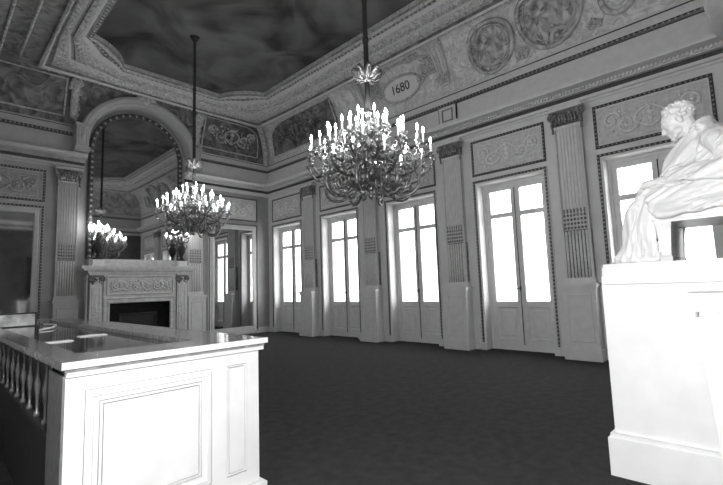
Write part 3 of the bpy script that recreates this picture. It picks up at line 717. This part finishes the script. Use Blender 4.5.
# tiers: count, radius, pan height, stem height, dip, phase  (heights above the bottom finial)
TIERS = [(12, .83, .58, .42, .17, .0, [(.40, .24, .15, 1.2, 1.4), (.62, .46, .09, -1.5, -1.3)]),
         (12, .68, .72, .60, .13, .26, [(.36, .55, .10, 1.2, 1.3), (.52, .62, .07, -1.5, -1.3)]),
         (8, .52, .50, .38, .16, .2, [(.30, .16, .15, 1.2, 1.5), (.47, .26, .10, -1.5, -1.3)]),
         (9, .46, .86, .74, .10, .1, [(.25, .74, .08, 1.2, 1.3)]),
         (7, .25, 1.02, .92, .07, .5, [(.13, .92, .05, 1.2, 1.3)])]
ARMS = [arm_mesh('arm', r, zp, z0, dp, vo) for n, r, zp, z0, dp, ph, vo in TIERS]
CND = candle_mesh()
mb = MB()
S = [(.47+.19*math.cos(a), .21+.19*math.sin(a)) for a in [PI*.75+2*PI*k/26 for k in range(24)]]
mb.tube([(p[0], 0, p[1]) for p in S], [.012+.012*math.sin(PI*i/23) for i in range(24)], 6)
S2 = spiral_rz(.47, .21, .13, 0, 1.6); mb.tube([(p[0], 0, p[1]) for p in S2], .012, 5, 1)
mb.tube([(.10, 0, .30), (.18, 0, .36), (.28, 0, .34), (S[0][0], 0, S[0][1])], .014, 6)
for i in range(2, 23, 3): mb.ball((S[i][0], 0, S[i][1]), .026, 6, 4, 1)
mb.tube([(.60, 0, .36), (.63, 0, .44), (.60, 0, .50)], [.012, .016, .006], 5)
SCR = mesh('scroll', mb, [M_bronze, M_brlit])
mb = MB()                                                          # stem and body of the chandelier
mb.lathe([(.004, 0), (.03, .03), (.045, .06), (.02, .09), (.05, .12), (.075, .16), (.05, .20), (.03, .23), (.09, .27), (.13, .31), (.15, .36), (.12, .42), (.06, .46), (.05, .52), (.09, .56), (.11, .60), (.09, .65), (.045, .69), (.04, .75), (.075, .79), (.085, .84), (.06, .89), (.035, .92), (.03, 1.0), (.055, 1.04), (.06, 1.10), (.03, 1.14), (.04, 1.2), (.07, 1.24), (.03, 1.27), (.022, 1.42)], 18)
for k in range(12):
    a = 2*PI*k/12
    mb.tube([(.10*math.cos(a), .10*math.sin(a), .30), (.17*math.cos(a), .17*math.sin(a), .28), (.15*math.cos(a), .15*math.sin(a), .20), (.07*math.cos(a), .07*math.sin(a), .15)], [.014, .02, .014, .006], 5)
    mb.ball((.19*math.cos(a), .19*math.sin(a), .30), (.014, .014, .03), 6, 4, 1)
BODY = mesh('stem', mb, [M_bronze, M_brlit])
mb = MB()
for k in range(8):
    a = 2*PI*k/8; c, s = math.cos(a), math.sin(a)
    mb.tube([(.03*c, .03*s, 1.72), (.07*c, .07*s, 1.75), (.13*c, .13*s, 1.81), (.19*c, .19*s, 1.85), (.215*c, .215*s, 1.82)], [.025, .045, .05, .035, .012], 6)
    mb.tube([(.03*c, .03*s, 1.72), (.11*c, .11*s, 1.70), (.18*c, .18*s, 1.73), (.20*c, .20*s, 1.80), (.16*c, .16*s, 1.82)], .013, 5)
mb.lathe([(.03, 1.66), (.06, 1.69), (.08, 1.72), (.04, 1.76), (.045, 1.82), (.02, 1.88)], 14); CROWN = mesh('crown', mb, M_brlit)
ZROD = 7.44-2.62
mb = MB(); mb.lathe([(.038, 1.28), (.036, 1.70), (.036, 1.86)]+[(.034, ZROD-.12), (.05, ZROD-.10), (.09, ZROD-.04), (.13, ZROD-.005)], 10)
for z in (2.3, 2.9, 3.5, 4.1): mb.ball((0, 0, z), (.048, .048, .06), 8, 5)
ROD = mesh('rod', mb, M_iron)
def chandelier(x, y, label, rz, zb=2.62, sc=1.0):
    t = thing('chandelier', label, 'chandelier', (x, y, zb), 'bronze candle chandeliers', rz)
    t.scale = (sc, sc, sc)
    link('stem', BODY, t); link('crown', CROWN, t); link('rod', ROD, t).scale = (1, 1, (7.44-zb)/sc/4.82)
    for k in range(8): link('scroll', SCR, t).rotation_euler = (0, 0, 2*PI*k/8+.35)
    for (n, r, zp, z0, dp, ph, vo), am in zip(TIERS, ARMS):
        for k in range(n):
            a = link('arm', am, t); a.rotation_euler = (0, 0, 2*PI*k/n+ph)
            c = link('candle', CND, a); c.location = (r, 0, zp)
chandelier(4.21, 3.86, 'large bronze candle chandelier nearest the camera, hanging in front of the windows', .13)
chandelier(4.21, 9.32, 'bronze candle chandelier farther off, hanging in front of the fireplace', .4, 2.72, .93)

# ------------------------------------------------------------------ parapet counter
ct = thing('counter', 'white panelled counter with polished stone top greyed for grazing light and balusters along its left side', 'counter', (1.16, 5.6, 0))
CX0, CX1, CY0, CY1 = .57, 1.77, 2.82, 8.6
F = lambda a, z, n: (a, CY0-n, z)
b = MB(); b.box(CX0, CX1, CY0+.02, CY0+.36, .09, 1.045); b.box(CX0, CX1+.04, CY0-.04, CY0+.38, 0, .085); b.box(CX0-.0, CX1+.03, CY0-.025, CY0+.37, 1.015, 1.045)
g = .004
for x0, x1, z0, z1 in ((CX0, .668-g, .09, 1.015), (1.405+g, 1.52-g, .19-g, .928+g), (1.666+g, CX1, .09, 1.015), (.668-g, 1.666+g, .932, 1.015), (.668-g, 1.666+g, .09, .186)):
    b.box(x0, x1, z0, z1, -.02, 0, T=F)
b.frame(F, .668, .19, 1.405, .928, [(0, -.02), (0, .004), (.01, .012), (.035, .014), (.042, .002), (.066, .0), (.066, -.02)])
b.frame(F, .740, .262, 1.333, .856, [(0, -.02), (0, .006), (.012, .008), (.014, -.02)])
b.box(.760, 1.313, .282, .836, -.02, .004, T=F)
b.frame(F, 1.52, .195, 1.666, .928, [(0, -.02), (0, .004), (.008, .004), (.012, -.02)])
b.box(1.536, 1.650, .211, .912, -.02, .002, T=F)
obj('front_panel', b, M_white, ct)
b = MB()
def slab(mb, x0, x1, y0, y1):
    mb.box(x0, x1, y0, y1, 1.065, 1.10); mb.box(x0+.012, x1-.012, y0+.012, y1-.012, 1.045, 1.065)
slab(b, CX0-.025, CX1+.04, CY0-.05, CY0+.34); slab(b, CX1-.34, CX1+.04, CY0+.34, CY1); slab(b, CX0-.025, CX0+.13, CY0+.34, CY1); slab(b, CX0+.13, CX1-.34, CY1-.3, CY1)
obj('stone_rim', b, M_greym, ct)
b = MB(); b.box(CX0-.030, CX1+.046, CY0-.058, CY0-.05, 1.064, 1.101); obj('rim_edge_lit', b, M_white, ct)  # lit front edge of the slab, painted white
b = MB(); b.box(CX0-.012, CX0, CY0+.004, CY0+.36, .09, 1.02); obj('side_shade', b, M_greyd, ct)  # added grey sheet: paints the shade on the white return
b = MB(); b.box(CX0+.13, CX1-.34, CY0+.34, CY1-.3, 1.03, 1.062); obj('polished_inset', b, M_dgloss, ct)
b = MB(); b.box(CX1-.30, CX1, CY0+.36, CY1, 0, 1.045); obj('right_side', b, M_white, ct)
b = MB(); b.box(CX0+.02, CX0+.12, CY0+.36, CY1, 0, .60); b.box(CX0, CX0+.14, CY0+.36, CY1, .60, .64); b.box(CX0+.11, CX0+.13, CY0+.36, CY1, .64, 1.045); obj('side_plinth', b, M_darkst, ct)
b = MB(); b.box(CX0+.02, CX1-.30, CY1-.12, CY1, 0, 1.045); obj('far_side', b, M_darkst, ct)
b = MB(); b.lathe([(.022, .64), (.022, .66), (.009, .68), (.010, .76), (.018, .82), (.021, .86), (.012, .91), (.009, .96), (.009, 1.01), (.020, 1.03), (.020, 1.045)], 10)
b.v = [(x+CX0+.03, y, z) for x, y, z in b.v]
bal = mesh('baluster', b, M_balu)
for k in range(18):
    o = link('baluster', bal, ct); o.location = (-1.16, 3.48+.285*k-5.6, 0)
# made-up white strips in place of bright reflections on the dark inset
def strip(x, y, l, w, a, label, h=.006):
    mb = MB(); c, s = math.cos(a), math.sin(a)
    T = lambda u, v, n: (x+u*c-v*s, y+u*s+v*c, 1.0625+n)
    mb.box(-l/2, l/2, -w/2, w/2, 0, h, T=T); mb.box(-l/2+.01, l/2-.01, -w/2+.006, w/2-.006, h, h+.003, T=T)
    tag(obj('glint_strip', mb, M_bright), label, 'glint strip', 'painted glints on the counter top')
strip(.92, 3.20, .28, .02, 0, 'thin painted glint on the dark top just behind the front stone rim')
strip(1.28, 3.20, .15, .03, 0, 'short painted glint at the right front corner of the dark top')
strip(.86, 4.55, .20, .10, .1, 'painted glint in the middle left of the dark counter top')
strip(1.20, 4.9, .24, .10, .05, 'painted glint in the middle right of the dark counter top')
t = thing('glazed_box', 'pale upright glazed box at the far left end of the counter top', 'box', (.86, 7.6, 1.0625))
b = MB(); b.box(.72, 1.16, 7.55, 7.75, 1.064, 1.075); b.box(.72, 1.16, 7.55, 7.75, 1.235, 1.25)
for x in (.72, 1.14): b.box(x, x+.02, 7.55, 7.75, 1.075, 1.235)
obj('box_frame', b, M_iron, t); b = MB(); b.box(.735, 1.145, 7.56, 7.57, 1.075, 1.235); obj('pale_face', b, M_pale, t)
b = MB(); b.tube(smooth([(1.00, 6.3, 1.075), (1.15, 6.5, 1.082), (1.28, 7.0, 1.085), (1.22, 7.4, 1.082)], 6), .012, 6); tag(obj('curved_glint', b, M_bright), 'curved bright rail lying at the far end of the dark counter top', 'glint')  # made-up white tube shaped after a curved glint

# ------------------------------------------------------------------ pedestal, post
ped = thing('statue_pedestal', 'large plain white pedestal under the seated marble statue', 'pedestal', (4.21, .4, 0))
PX0, PX1, PY0, PY1 = 3.66, 4.76, -.26, .985
b = MB(); b.box(PX0-.02, PX1+.02, PY0-.02, PY1+.045, 0, .27); b.box(PX0-.005, PX1+.005, PY0, PY1+.03, .27, .30); obj('base', b, M_white, ped)
b = MB(); b.box(PX0+.03, PX1-.03, PY0+.02, PY1+.005, .30, 1.405); obj('die', b, M_white, ped)
b = MB(); b.box(PX0, PX1, PY0, PY1-.005, 1.405, 1.465); obj('cap', b, M_white, ped)
post = thing('stone_post', 'white tapering stone post with square cap in front of the pedestal, at the right edge', 'post', (3.36, .16, 0))
b = MB()
def taper(mb, x0, x1, z0, z1, y0, y1, k):
    mb.add([(x0, y0, z1), (x1, y0, z1), (x1, y1, z1), (x0, y1, z1), (x0+k, y0+k, z0), (x1-k, y0+k, z0), (x1-k, y1-k, z0), (x0+k, y1-k, z0)], [(0, 1, 2, 3), (4, 5, 6, 7), (0, 1, 5, 4), (1, 2, 6, 5), (2, 3, 7, 6), (3, 0, 4, 7)])
taper(b, 3.24, 3.52, .12, 1.20, -.045, .375, .055); b.box(3.27, 3.49, -.03, .34, 0, .12); obj('shaft', b, M_white, post)
b = MB(); b.box(3.215, 3.545, -.05, .415, 1.265, 1.345); b.box(3.23, 3.53, -.045, .40, 1.235, 1.265); b.box(3.25, 3.51, -.04, .36, 1.20, 1.235); obj('cap', b, M_white, post)

# ------------------------------------------------------------------ statue
def sculpt(name, mb, voxel, parent, mt, it=3, fac=.5):
    L = parent.matrix_basis.inverted(); mb.v = [tuple(L @ Vector(v)) for v in mb.v]
    me = mesh(name+'_raw', mb, mt); o = bpy.data.objects.new(name, me); COL.objects.link(o)
    r = o.modifiers.new('r', 'REMESH'); r.mode = 'VOXEL'; r.voxel_size = voxel; r.use_smooth_shade = True
    if it: s = o.modifiers.new('s', 'SMOOTH'); s.iterations = it; s.factor = fac
    bpy.context.view_layer.update()
    m2 = bpy.data.meshes.new_from_object(o.evaluated_get(bpy.context.evaluated_depsgraph_get())); m2.name = name
    o.modifiers.clear(); o.data = m2; bpy.data.meshes.remove(me); o.parent = parent
    for p in m2.polygons: p.use_smooth = True
    if not m2.materials: m2.materials.append(mt)
    return o
def limb(mb, P, R, seg=12):
    P = smooth(P, 4); n = len(P); RR = []
    for i in range(n):
        u = i/(n-1)*(len(R)-1); k = min(int(u), len(R)-2); RR.append(R[k]+(R[k+1]-R[k])*(u-k))
    mb.tube(P, RR, seg); mb.ball(P[0], RR[0], 12, 8); mb.ball(P[-1], RR[-1], 12, 8)
st = thing('seated_statue', 'white marble statue of a seated robed man bending forward, on the large pedestal', 'statue', (4.21, .4, 1.466))
CX = 4.21
b = MB(); b.box(3.745, 4.675, -.22, .995, 1.466, 1.535); b.box(3.755, 4.665, -.21, .985, 1.535, 1.56); obj('base_slab', b, M_marb, st)
ZB0 = 1.56
# stool
b = MB(); b.box(CX-.36, CX+.36, -.10, .655, 1.875, 1.955); b.box(CX-.34, CX+.34, -.08, .64, 1.955, 1.985); b.box(CX-.345, CX+.345, -.085, .64, 1.855, 1.875)
obj('stool_seat', b, M_marb, st)
for sx in (-1, 1):
    for y in (.585, -.03):
        b = MB(); x = CX+sx*.29
        b.rings([[(x-q, y-p, z), (x+q, y-p, z), (x+q, y+p, z), (x-q, y+p, z)] for q, p, z in ((.038, .034, ZB0), (.045, .04, ZB0+.03), (.035, .03, ZB0+.05), (.048, .045, 1.80), (.058, .052, 1.855))], sm=False)
        obj('stool_leg', b, M_marb, st)
HC = Vector((CX, .450, 2.695)); hp = rad(24)
HM = Matrix.Rotation(-hp, 3, 'X')            # tips the face (+y) downwards
def H(x, y, z): return HC + HM @ Vector((x, y, z))
fig = MB()
def hball(x, y, z, r): fig.ball(H(x, y, z), r, 14, 9, M=HM)
hball(0, -.015, .045, (.088, .115, .100)); hball(0, .035, .03, (.080, .085, .085)); hball(0, .05, -.03, (.070, .070, .085)); hball(0, .055, -.085, (.052, .052, .045))
hball(0, .098, .030, (.060, .026, .018))                        # brow
for s in (-1, 1):
    hball(s*.045, .075, -.025, (.026, .028, .026)); hball(s*.033, .100, .008, (.014, .012, .009)); hball(s*.085, -.005, -.01, (.012, .022, .036)); hball(s*.055, .05, -.075, (.03, .04, .03))
fig.tube([H(0, .112, .018), H(0, .128, -.008), H(0, .140, -.028), H(0, .118, -.036)], [.011, .014, .018, .014], 10)
for s in (-1, 1): hball(s*.014, .120, -.032, (.010, .012, .009))
hball(0, .112, -.062, (.024, .012, .007)); hball(0, .110, -.078, (.021, .013, .009)); hball(0, .100, -.108, (.030, .026, .022))
limb(fig, [H(0, -.02, -.04), (CX, .38, 2.575), (CX, .30, 2.49)], [.070, .066, .085])
limb(fig, [(CX, .05, 2.07), (CX, .09, 2.22), (CX, .18, 2.36), (CX, .26, 2.47)], [.185, .175, .18, .11], 16)
for s in (-1, 1):
    limb(fig, [(CX+s*.10, .26, 2.47), (CX+s*.22, .24, 2.44)], [.085, .085])
    limb(fig, [(CX+s*.11, .06, 2.07), (CX+s*.15, .40, 2.09), (CX+s*.16, .70, 2.065)], [.115, .098, .076])      # thigh
    limb(fig, [(CX+s*.16, .70, 2.06), (CX+s*.155, .745, 1.85), (CX+s*.15, .77, 1.65)], [.074, .064, .044])      # shank
    y0 = .80+(.02 if s < 0 else -.08)
    limb(fig, [(CX+s*.15, .755, 1.61), (CX+s*.155, y0+.04, 1.60), (CX+s*.165, y0+.12, 1.582)], [.044, .040, .03])
    for k in range(5): limb(fig, [(CX+s*(.135+.016*k), y0+.11, 1.582), (CX+s*(.13+.020*k), y0+.185-.012*k, 1.574)], [.015, .012], 8)
# arms: near (left) arm along the lap, far arm across the knees
limb(fig, [(CX-.25, .23, 2.42), (CX-.30, .17, 2.27), (CX-.30, .20, 2.17)], [.075, .065, .055])
limb(fig, [(CX-.30, .20, 2.17), (CX-.27, .40, 2.19), (CX-.20, .60, 2.195)], [.056, .050, .034])
limb(fig, [(CX+.25, .24, 2.42), (CX+.30, .26, 2.28), (CX+.28, .32, 2.20)], [.075, .065, .055])
limb(fig, [(CX+.28, .32, 2.20), (CX+.15, .50, 2.20), (CX+.02, .62, 2.19)], [.056, .048, .034])
def hand(w, d, side, cu=1.0):
    w = Vector(w); d = Vector(d).normalized(); sdv = d.cross(Vector((0, 0, 1))).normalized()*side; dn = Vector((0, 0, -1))
    limb(fig, [w, w+d*.05, w+d*.085], [.030, .036, .034], 10)
    for k in range(4):
        o = w+d*.075+sdv*(.027-.018*k); l = (.075, .085, .08, .062)[k]
        limb(fig, [o, o+d*l*.5+dn*.008*cu, o+d*l*.85+dn*.03*cu, o+d*l*.9+dn*.055*cu], [.0115, .0105, .0095, .008], 8)
    o = w+d*.02+sdv*.028; limb(fig, [o, o+sdv*.03+d*.03+dn*.01, o+sdv*.032+d*.065+dn*.025], [.013, .0115, .009], 8)
hand((CX-.195, .615, 2.195), (.25, 1, -.10), 1); hand((CX+.0, .635, 2.19), (-.5, .8, -.15), -1)
sculpt('figure', fig, .0065, st, M_marb, 2)
# hair and beard: short curls over the skull
hr = MB(); rnd = random.Random(2)
for k in range(170):
    th = math.acos(rnd.uniform(-.35, 1)); ph = rnd.uniform(0, 2*PI)
    x, y, z = math.sin(th)*math.cos(ph), math.sin(th)*math.sin(ph), math.cos(th)
    if y > .55 and z < .72: continue
    if z < .05 and y > .1: continue
    hr.ball(H(.092*x, -.012+.118*y, .045+.104*z), rnd.uniform(.013, .02), 7, 5)
for k in range(34):
    a = rnd.uniform(-1.5, 1.5); hr.ball(H(.062*math.sin(a), .055+.052*math.cos(a), -.088-rnd.uniform(0, .035)), rnd.uniform(.010, .015), 6, 4)
sculpt('hair', hr, .006, st, M_marb, 1)
# robe: body of cloth plus folds
rb = MB()
limb(rb, [(CX, .02, 2.05), (CX, .03, 2.20), (CX, .10, 2.34), (CX, .22, 2.46)], [.245, .22, .205, .14], 18)
rb.ball((CX-.03, .335, 2.57), (.10, .075, .085), 14, 9)
for s in (-1, 1):
    limb(rb, [(CX+s*.05, .27, 2.53), (CX+s*.16, .23, 2.455), (CX+s*.25, .18, 2.375), (CX+s*.30, .14, 2.27)], [.10, .105, .105, .10])
    limb(rb, [(CX+s*.13, .04, 2.07), (CX+s*.17, .36, 2.08), (CX+s*.17, .67, 2.06)], [.155, .130, .105], 14)
limb(rb, [(CX, .25, 2.07), (CX, .50, 2.06), (CX, .68, 2.05)], [.13, .13, .11])
limb(rb, [(CX-.30, .15, 2.28), (CX-.31, .19, 2.19), (CX-.29, .36, 2.195), (CX-.24, .50, 2.20)], [.10, .10, .08, .062])
limb(rb, [(CX+.30, .20, 2.28), (CX+.30, .30, 2.20), (CX+.22, .42, 2.20)], [.10, .09, .07])
# falling cloth over the shins
for k in range(13):
    u = k/12; x = CX-.27+.54*u; ed = abs(u-.5)*2; ph = rnd.uniform(-.012, .012); fr = .85-.02*ed
    yk = .76 if k % 2 else .735
    limb(rb, [(x*.98+CX*.02, yk-.02, 2.09-.03*ed), (x, yk+.045+ph, 1.97), (x+ph, yk+.075, 1.82), (x+ph*2, yk+.10+ph, 1.68), (x+ph*3, yk+.13+.04*(k % 3)/2, 1.59)], [.040, .036, .032, .034, .040], 8)
for k in range(8):                                              # near side edge of the falling cloth
    y = .60+.035*k if k else .66
    limb(rb, [(CX-.27+.005*k, .64+.014*k, 2.06), (CX-.285, .66+.012*k, 1.90), (CX-.29, .655+.022*k, 1.74), (CX-.295+rnd.uniform(-.01, .01), .65+.033*k, 1.585)], [.03, .027, .024+.006*(k % 2), .028], 7)
# hem on the base
limb(rb, [(CX-.29, .66, 1.585), (CX-.26, .82, 1.585), (CX-.1, .90, 1.585), (CX+.1, .90, 1.585), (CX+.27, .82, 1.585)], [.035, .05, .045, .045, .035])
limb(rb, [(CX-.26, .80, 1.60), (CX-.24, .90, 1.583), (CX-.20, .955, 1.575)], [.05, .035, .02])
# cloth over the seat and the near thigh
for k in range(9):
    z = 2.12-.025*k; o = .005*(k % 2)
    limb(rb, [(CX-.27-.012*k, .70-.01*k, z+.0), (CX-.31-.010*k+o, .50, z-.012), (CX-.33-.007*k+o, .28, z-.008+.02*math.sin(k)), (CX-.335-.004*k, .08, z+.03), (CX-.30, -.08, z+.06)], [.024, .026+o, .024, .026, .03], 8)
limb(rb, [(CX-.34, .62, 1.985), (CX-.37, .40, 1.975), (CX-.38, .18, 1.97), (CX-.36, -.04, 1.99)], [.022, .028, .03, .03])
# mantle folds: from the neck round the near shoulder and down the back and front
for k in range(8):
    u = k/7
    limb(rb, [(CX-.03-.03*k, .335-.02*k, 2.575-.012*k), (CX-.13-.022*k, .33-.035*k, 2.50-.02*k), (CX-.20-.016*k, .33-.03*k, 2.38-.01*k), (CX-.235-.010*k, .36-.02*k, 2.26)], [.020, .024, .022, .02], 8)
for k in range(6):
    limb(rb, [(CX-.06, .26-.015*k, 2.55-.02*k), (CX-.22, .17-.012*k, 2.44-.03*k), (CX-.335, .10-.004*k, 2.33-.035*k), (CX-.385, .14+.02*k, 2.25-.022*k), (CX-.37, .30+.03*k, 2.20-.008*k)], [.020, .024, .022, .022, .018], 8)
limb(rb, [(CX+.02, .42, 2.50), (CX-.07, .435, 2.42), (CX-.12, .47, 2.32), (CX-.16, .54, 2.24)], [.03, .032, .03, .025])
limb(rb, [(CX-.02, .38, 2.42), (CX-.02, .42, 2.30), (CX-.03, .48, 2.2)], [.10, .10, .08])
limb(rb, [(CX-.14, .32, 2.585), (CX-.03, .27, 2.63), (CX+.12, .29, 2.60)], [.04, .05, .04]); limb(rb, [(CX, .20, 2.49), (CX, .06, 2.38), (CX, -.03, 2.22)], [.11, .16, .16])
limb(rb, [(CX, .36, 2.44), (CX-.02, .44, 2.34), (CX-.03, .52, 2.22)], [.14, .13, .10])
robe = sculpt('robe', rb, .0075, st, M_marb, 1, .4)
from mathutils import noise
org = st.location; nv = [v.normal.copy() for v in robe.data.vertices]
for v, n in zip(robe.data.vertices, nv):
    p = v.co+org
    leg = min(1, max(0, (p.y-.60)/.06))*min(1, max(0, (2.06-p.z)/.08))
    a = noise.noise(Vector(((p.x+.8*p.y)*20+.8*noise.noise(p*3), p.z*1.0, p.y*2)))
    q = (p.z*.95+p.y*.55-abs(p.x-CX)*.5)
    c = noise.noise(Vector((q*15+1.2*noise.noise(p*4), p.y*2.2, (p.x-CX)*2.5)))
    d = (abs(a)*.044-.010)*leg+(abs(c)*.045-.012)*(1-leg)
    if p.z < 1.60: d *= .3
    v.co += n*d

# ------------------------------------------------------------------ outside
b = MB(); b.box(W+.56, 60, -40, 50, -3.2, -3.0); struct('ground', b, M_pave)
bt = thing('building', 'pale facade with grey shuttered windows seen faintly through the windows', 'building', (34, 12, -3))
b = MB(); b.box(34, 40, -18, 45, -3, 5.2); b.box(33.6, 40, -18, 45, 5.2, 5.6); obj('wall', b, M_ext, bt)
for k in range(17):
    y = -16+3.4*k
    for z in (-1.6, 1.7):
        b = MB(); b.box(33.9, 34.02, y, y+1.3, z, z+2.2); obj('shutter', b, M_extw, bt)
